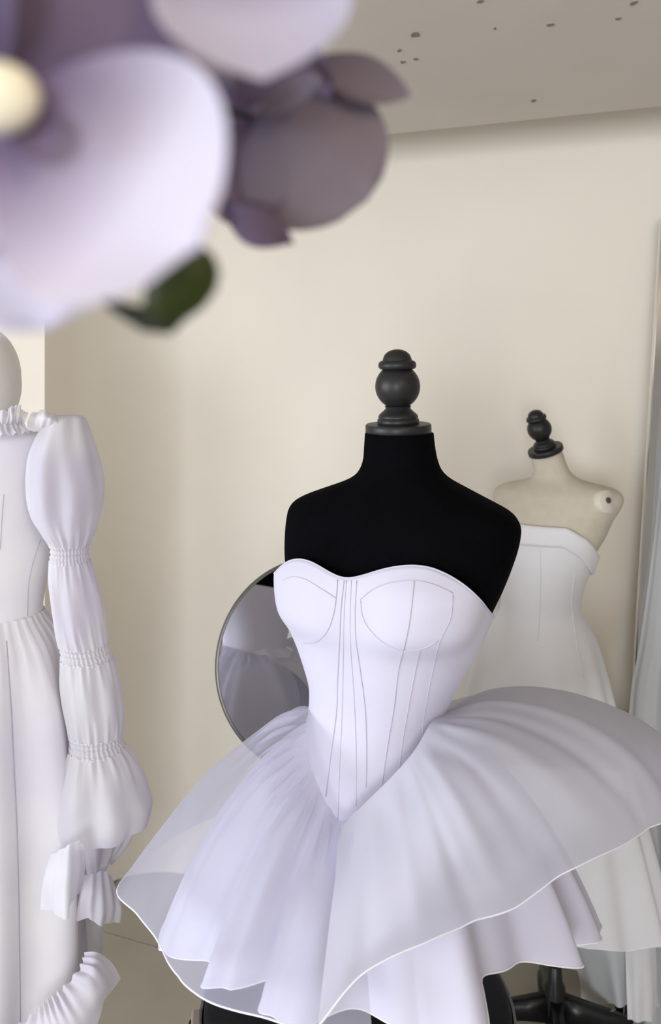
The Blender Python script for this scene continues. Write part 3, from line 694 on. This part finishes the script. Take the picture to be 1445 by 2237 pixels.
for k in range(160):
    colm = GA[:, k]; px_ = np.array([proj(p) for p in colm]); front = colm[60, 1] < DRt + 0.02
    vt = np.interp(px_[8, 0], ztop[:, 0], ztop[:, 1]) if front else 1190
    z_t = zrow(vt, px_ is not None and colm[8, 1]); z_all = colm[::-1, 2]
    uh = px_[-1, 0]; vh = np.interp(uh, [900, 1100, 1240, 1290, 1405, 1436], [2040, 2052, 2062, 2073, 2086, 2070])
    hemz = CAM_H - (vh - V0) / F * colm[-1, 1] if front else 0.27
    zz = np.linspace(min(z_t, colm[0, 2]), hemz, 130)
    for q in range(2): G2[:, k, q] = np.interp(zz, z_all, colm[::-1, q])
    G2[:, k, 2] = zz
def g2fold(t, a):
    s = max(0, (t - 0.22) / 0.78)
    return s ** 0.7 * (0.055 * math.sin(9 * a + 1.3 * math.sin(2 * a) + 0.6) + 0.03 * math.sin(15 * a + 2)) 
G2 = ripple_rings(G2, g2fold)
G2[:, :, 1] = np.minimum(G2[:, :, 1], 2.165 + np.maximum(0, 0.79 - G2[:, :, 0]) * 1.2)   # the side beside the leaning mirror hangs flat
g2 = loft('gown_body', G2, 'whitegown', gown2)
gv = BVHTree.FromPolygons([tuple(p) for p in G2.reshape(-1, 3)], grid_faces(130, 160, cv=True))
# folded cuff round the neckline
cuf = np.zeros((10, 160, 3)); cc = G2[:14].mean(axis=(0, 1))
for k in range(160):
    for j in range(10):
        i = [0, 0, 0, 1, 3, 4, 5, 6, 6, 5][j]; off = [0.0, .005, .008, .0095, .0095, .009, .009, .008, .003, .0][j]
        p = G2[i, k].copy(); d = p - cc; d[2] = 0; d /= np.linalg.norm(d); p += d * off; p[2] += [0, .002, .001, 0, 0, 0, 0, 0, 0, 0][j]; cuf[j, k] = p
loft('folded_cuff', cuf, 'whitegown', gown2)
for s in ([(1180, 1200), (1182, 1260), (1180, 1330), (1176, 1400)], [(1256, 1255), (1250, 1320), (1260, 1400), (1275, 1480)]):
    pts = on_surface(gv, s, .0005)
    if len(pts) > 3: tube('seam', pts, .0011, 'whitegown', g2, 6)
tube('hem_trim', [G2[-1, k] for k in range(160)], .0018, 'hem', g2, 6, closed=True)
# sheer under layers reaching the floor at the right side
panel('voile_underlayer', [[(1215, 2040, 2.30), (1240, 2080, 2.32), (1262, 2130, 2.34), (1268, 2185, 2.34)], [(1250, 2040, 2.22), (1285, 2090, 2.24), (1300, 2140, 2.26), (1310, 2192, 2.28)], [(1300, 2045, 2.14), (1325, 2090, 2.15), (1335, 2140, 2.16), (1345, 2196, 2.17)], [(1345, 2045, 2.12), (1362, 2090, 2.13), (1370, 2140, 2.14), (1375, 2198, 2.15)], [(1400, 2045, 2.13), (1420, 2090, 2.14), (1430, 2140, 2.15), (1440, 2196, 2.16)]], 'voile', gown2, 90, 30, folds=lambda u, t: .007 * np.sin(u * 17 + 1) * t, hem=False)
panel('panel_drape', [[(1366, 2050, 2.10), (1368, 2110, 2.10), (1370, 2170, 2.09), (1372, 2228, 2.09)], [(1390, 2050, 2.09), (1391, 2110, 2.085), (1392, 2170, 2.08), (1393, 2232, 2.08)], [(1415, 2050, 2.09), (1416, 2110, 2.085), (1417, 2170, 2.08), (1417, 2232, 2.08)], [(1432, 2050, 2.10), (1436, 2110, 2.11), (1437, 2170, 2.10), (1434, 2226, 2.10)]], 'whitegown', gown2, 60, 30, folds=lambda u, t: .003 * np.sin(u * 14) * t, hem=False)

# ------------------------------------------------------------------ round mirror behind the dress
DM = 1.92
mc = Vector(P(696, 1446, DM)); RM = 0.243
myaw = math.radians(13); mtilt = math.radians(15)
mn = Vector((math.sin(myaw) * math.cos(mtilt), -math.cos(myaw) * math.cos(mtilt), math.sin(mtilt)))
mir = thing('round_mirror', 'round stand mirror with thin dark metal rim behind lavender dress', 'mirror', (mc.x, mc.y + .12, 0))
lathe('glass', [(0, -.004), (RM - .003, -.004), (RM - .003, .002), (0, .002)], tuple(mc), 'mirror', mir, mn, 96)
lathe('rim', [(RM - .005, -.01), (RM + .001, -.01), (RM + .003, -.006), (RM + .003, .004), (RM, .006), (RM - .004, .006), (RM - .005, .003), (RM - .005, -.01)], tuple(mc), 'steel', mir, mn, 128)
lathe('back_panel', [(0, -.012), (RM - .006, -.012), (RM - .006, -.006), (0, -.006)], tuple(mc), 'plastic', mir, mn, 64)
tube('stand_pole', [(mc.x, mc.y + .12, .015), (mc.x, mc.y + .12, mc.z - .06), mc - mn * .012], .011, 'steel', mir, 14)
lathe('stand_base', [(0, 0), (.14, 0), (.14, .01), (.13, .016), (0, .018)], (mc.x, mc.y + .12, 0), 'steel', mir, n=48)

# ------------------------------------------------------------------ tall mirror leaning at the right
lm = thing('leaning_mirror', 'tall chrome framed mirror leaning on the wall beside cream dress form', 'mirror', (1.05, 2.2, 0))
t0 = Vector(P(1441, 478, 2.31)); b0 = Vector(P(1335, 2200, 2.25)); b0.z = 0.012
back = Vector((math.cos(math.radians(-10)), math.sin(math.radians(-10)), 0))           # the mirror is parallel to the back wall
upv = (t0 - b0).normalized(); wv = (back - upv * back.dot(upv)).normalized(); W = 0.32
nv_ = upv.cross(wv).normalized()
if nv_.y > 0: nv_ = -nv_
Hh = (t0 - b0).length
def obox(name, o, a, b, c, la, lb, lc_, material, parent, bev=0.0):
    rot = Matrix((a, b, c)).transposed(); ctr = o + a * la / 2 + b * lb / 2 + c * lc_ / 2
    return box(name, ctr, (la, lb, lc_), material, parent, rot=rot, bevel=bev)
fw = 0.028
obox('frame_upright', b0, wv, upv, nv_, fw, Hh, .03, 'chrome', lm, .004)
obox('frame_upright', b0 + wv * (W - fw), wv, upv, nv_, fw, Hh, .03, 'chrome', lm, .004)
obox('frame_rail', b0 + wv * fw, wv, upv, nv_, W - 2 * fw, fw, .03, 'chrome', lm, .004)
obox('frame_rail', b0 + wv * fw + upv * (Hh - fw), wv, upv, nv_, W - 2 * fw, fw, .03, 'chrome', lm, .004)
obox('glass', b0 + wv * fw + upv * fw, wv, upv, nv_, W - 2 * fw, Hh - 2 * fw, .012, 'mirror', lm)
# pale veil hanging over the mirror's lower side
veil_cols = [[(1462, 820, 1.98), (1430, 1150, 1.96), (1398, 1390, 1.95), (1376, 1515, 1.94), (1368, 1680, 1.94), (1385, 1850, 1.93), (1395, 2050, 1.93), (1402, 2284, 1.93)],
             [(1475, 820, 1.95), (1450, 1150, 1.93), (1425, 1390, 1.92), (1405, 1515, 1.91), (1400, 1680, 1.90), (1410, 1850, 1.90), (1418, 2050, 1.90), (1424, 2284, 1.90)],
             [(1495, 820, 1.93), (1478, 1150, 1.90), (1455, 1390, 1.88), (1440, 1515, 1.88), (1435, 1680, 1.87), (1440, 1850, 1.87), (1450, 2050, 1.87), (1455, 2284, 1.87)],
             [(1520, 820, 1.90), (1510, 1150, 1.87), (1500, 1390, 1.85), (1495, 1515, 1.84), (1490, 1680, 1.83), (1495, 1850, 1.83), (1500, 2050, 1.83), (1505, 2284, 1.83)],
             [(1560, 820, 1.86), (1570, 1150, 1.82), (1580, 1390, 1.80), (1580, 1515, 1.79), (1580, 1680, 1.78), (1580, 1850, 1.78), (1580, 2050, 1.78), (1580, 2284, 1.78)]]
veil_cols = [[(u, v, d + 0.275) for u, v, d in c] for c in veil_cols]
veil, _ = panel('hanging_veil', veil_cols, 'veil', None, 140, 80, folds=lambda u, t: (.011 * np.sin(u * 15 + 1) + .003 * np.sin(u * 31)) * (0.3 + t), hem=False)
tag(veil, 'sheer grey white veil draped over the leaning chrome mirror', 'veil')

# ------------------------------------------------------------------ orchids hanging close to the camera
def petal(base, tip, width, cup, nrm, material, parent, point=0.0, wob=0.0, name='petal', peak=0.55):
    """base, tip: world points; width in metres; cup: lift of the edges; nrm: facing direction"""
    b = Vector(base); t = Vector(tip); ax = t - b; L = ax.length; ax.normalize()
    n = Vector(nrm); n = (n - ax * n.dot(ax)).normalized(); s = ax.cross(n).normalized()
    nu, nv = 25, 25; V = []; uv = []
    for i in range(nu):
        x = i / (nu - 1) * 2 - 1
        for j in range(nv):
            v = j / (nv - 1)
            pr = max(math.sin(math.pi * v ** (math.log(.5) / math.log(peak))), 0) ** (0.5 + 0.5 * point)
            w = width / 2 * max(pr, 0.02)
            h = cup * L * (x * x * 0.6 * pr - 0.5 * math.sin(math.pi * v)) + wob * L * math.sin(5 * x + 4 * v) * v
            p = b + ax * (v * L) + s * (x * w) + n * h
            V.append(tuple(p)); uv.append((0.5 + x / 2, v))
    return make(name, V, grid_faces(nu, nv), material, parent, uvs=uv)
TO = (0, -1, 0)
spray = thing('orchid_spray', 'hanging spray of lilac orchid blooms with green bud close up', 'flower', (P(60, -400, .22)[0], .22, CEIL))
COLP = [(0, -.008), (.005, -.006), (.0072, 0), (.0065, .004), (.004, .0065), (0, .007)]
fa = lathe('bloom', COLP, tuple(P(12, 215, .168)), 'column', spray, (0.1, -1, -.1), 24); fa['label'] = 'pale lilac bloom with cream centre'
petal(P(40, 235, .176), P(432, 540, .160), .0585, .25, (0.25, -1, -.25), 'petal', fa, wob=.02)
petal(P(0, 300, .182), P(100, 722, .178), .050, .2, (0, -1, -.2), 'petal', fa, wob=.03)
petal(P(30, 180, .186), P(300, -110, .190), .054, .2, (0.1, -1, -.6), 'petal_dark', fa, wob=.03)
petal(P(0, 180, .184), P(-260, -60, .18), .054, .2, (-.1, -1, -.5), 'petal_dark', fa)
petal(P(0, 230, .184), P(-330, 420, .175), .054, .2, (-.2, -1, -.2), 'petal', fa)
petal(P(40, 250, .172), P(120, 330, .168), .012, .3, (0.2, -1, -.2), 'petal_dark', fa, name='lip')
fb = lathe('bloom', COLP, tuple(P(515, -255, .19)), 'column', spray, (0.1, -1, -.1), 24)
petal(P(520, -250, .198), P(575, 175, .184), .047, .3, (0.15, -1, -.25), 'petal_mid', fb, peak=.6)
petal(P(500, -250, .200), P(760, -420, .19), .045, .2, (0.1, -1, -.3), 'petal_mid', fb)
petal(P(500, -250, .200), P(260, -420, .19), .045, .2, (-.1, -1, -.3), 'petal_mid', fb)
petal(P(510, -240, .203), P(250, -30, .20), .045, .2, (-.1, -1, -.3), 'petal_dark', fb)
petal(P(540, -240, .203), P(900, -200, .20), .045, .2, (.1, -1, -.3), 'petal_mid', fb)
fc = lathe('bloom', COLP, tuple(P(560, 260, .306)), 'petal_dark', spray, (0.1, 1, .1), 24); fc['label'] = 'lilac bloom with shade painted in'
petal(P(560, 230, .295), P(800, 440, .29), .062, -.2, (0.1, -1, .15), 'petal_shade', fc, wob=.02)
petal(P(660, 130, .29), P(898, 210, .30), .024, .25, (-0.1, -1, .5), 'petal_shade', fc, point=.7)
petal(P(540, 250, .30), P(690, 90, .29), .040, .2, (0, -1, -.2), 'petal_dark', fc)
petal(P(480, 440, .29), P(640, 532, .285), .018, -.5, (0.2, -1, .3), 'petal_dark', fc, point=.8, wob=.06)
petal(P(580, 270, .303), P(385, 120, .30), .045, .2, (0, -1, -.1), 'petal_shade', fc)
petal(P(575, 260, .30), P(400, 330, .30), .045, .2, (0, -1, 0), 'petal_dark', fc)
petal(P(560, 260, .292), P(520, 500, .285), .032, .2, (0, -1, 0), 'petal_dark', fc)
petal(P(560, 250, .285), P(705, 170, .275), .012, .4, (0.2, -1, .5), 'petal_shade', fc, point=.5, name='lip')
c0 = Vector(P(340, 690, .195)); c1 = Vector(P(455, 545, .19)); axb = c1 - c0
bd = lathe('bud', [(.0007, -.05 * axb.length), (.0042, .04 * axb.length), (.0066, .22 * axb.length), (.0078, .45 * axb.length), (.0076, .68 * axb.length), (.0058, .86 * axb.length), (.003, .96 * axb.length), (0, axb.length)], tuple(c0), 'bud', spray, axb, 32)
tube('stalk', [P(215, 650, .195), P(270, 678, .195), P(320, 698, .195), P(370, 704, .194), P(400, 695, .194)], [.0008, .002, .0032, .003, .001], 'stem', bd, 12)
tube('main_stem', cr([(P(60, -400, .22)[0], .22, CEIL), (P(60, -400, .22)[0], .222, 2.3), P(120, -300, .215), P(200, 0, .212), P(150, 300, .208), P(190, 560, .2), P(220, 650, .196)], 60), .0018, 'stem', spray, 10)
for q in ([P(190, 40, .212), P(90, 160, .2), P(30, 220, .186)], [P(120, -280, .216), P(320, -300, .21), P(515, -255, .2)], [P(185, 60, .212), P(380, 200, .26), P(560, 260, .297)]):
    tube('side_stem', cr(q, 16), .0013, 'stem', spray, 8)
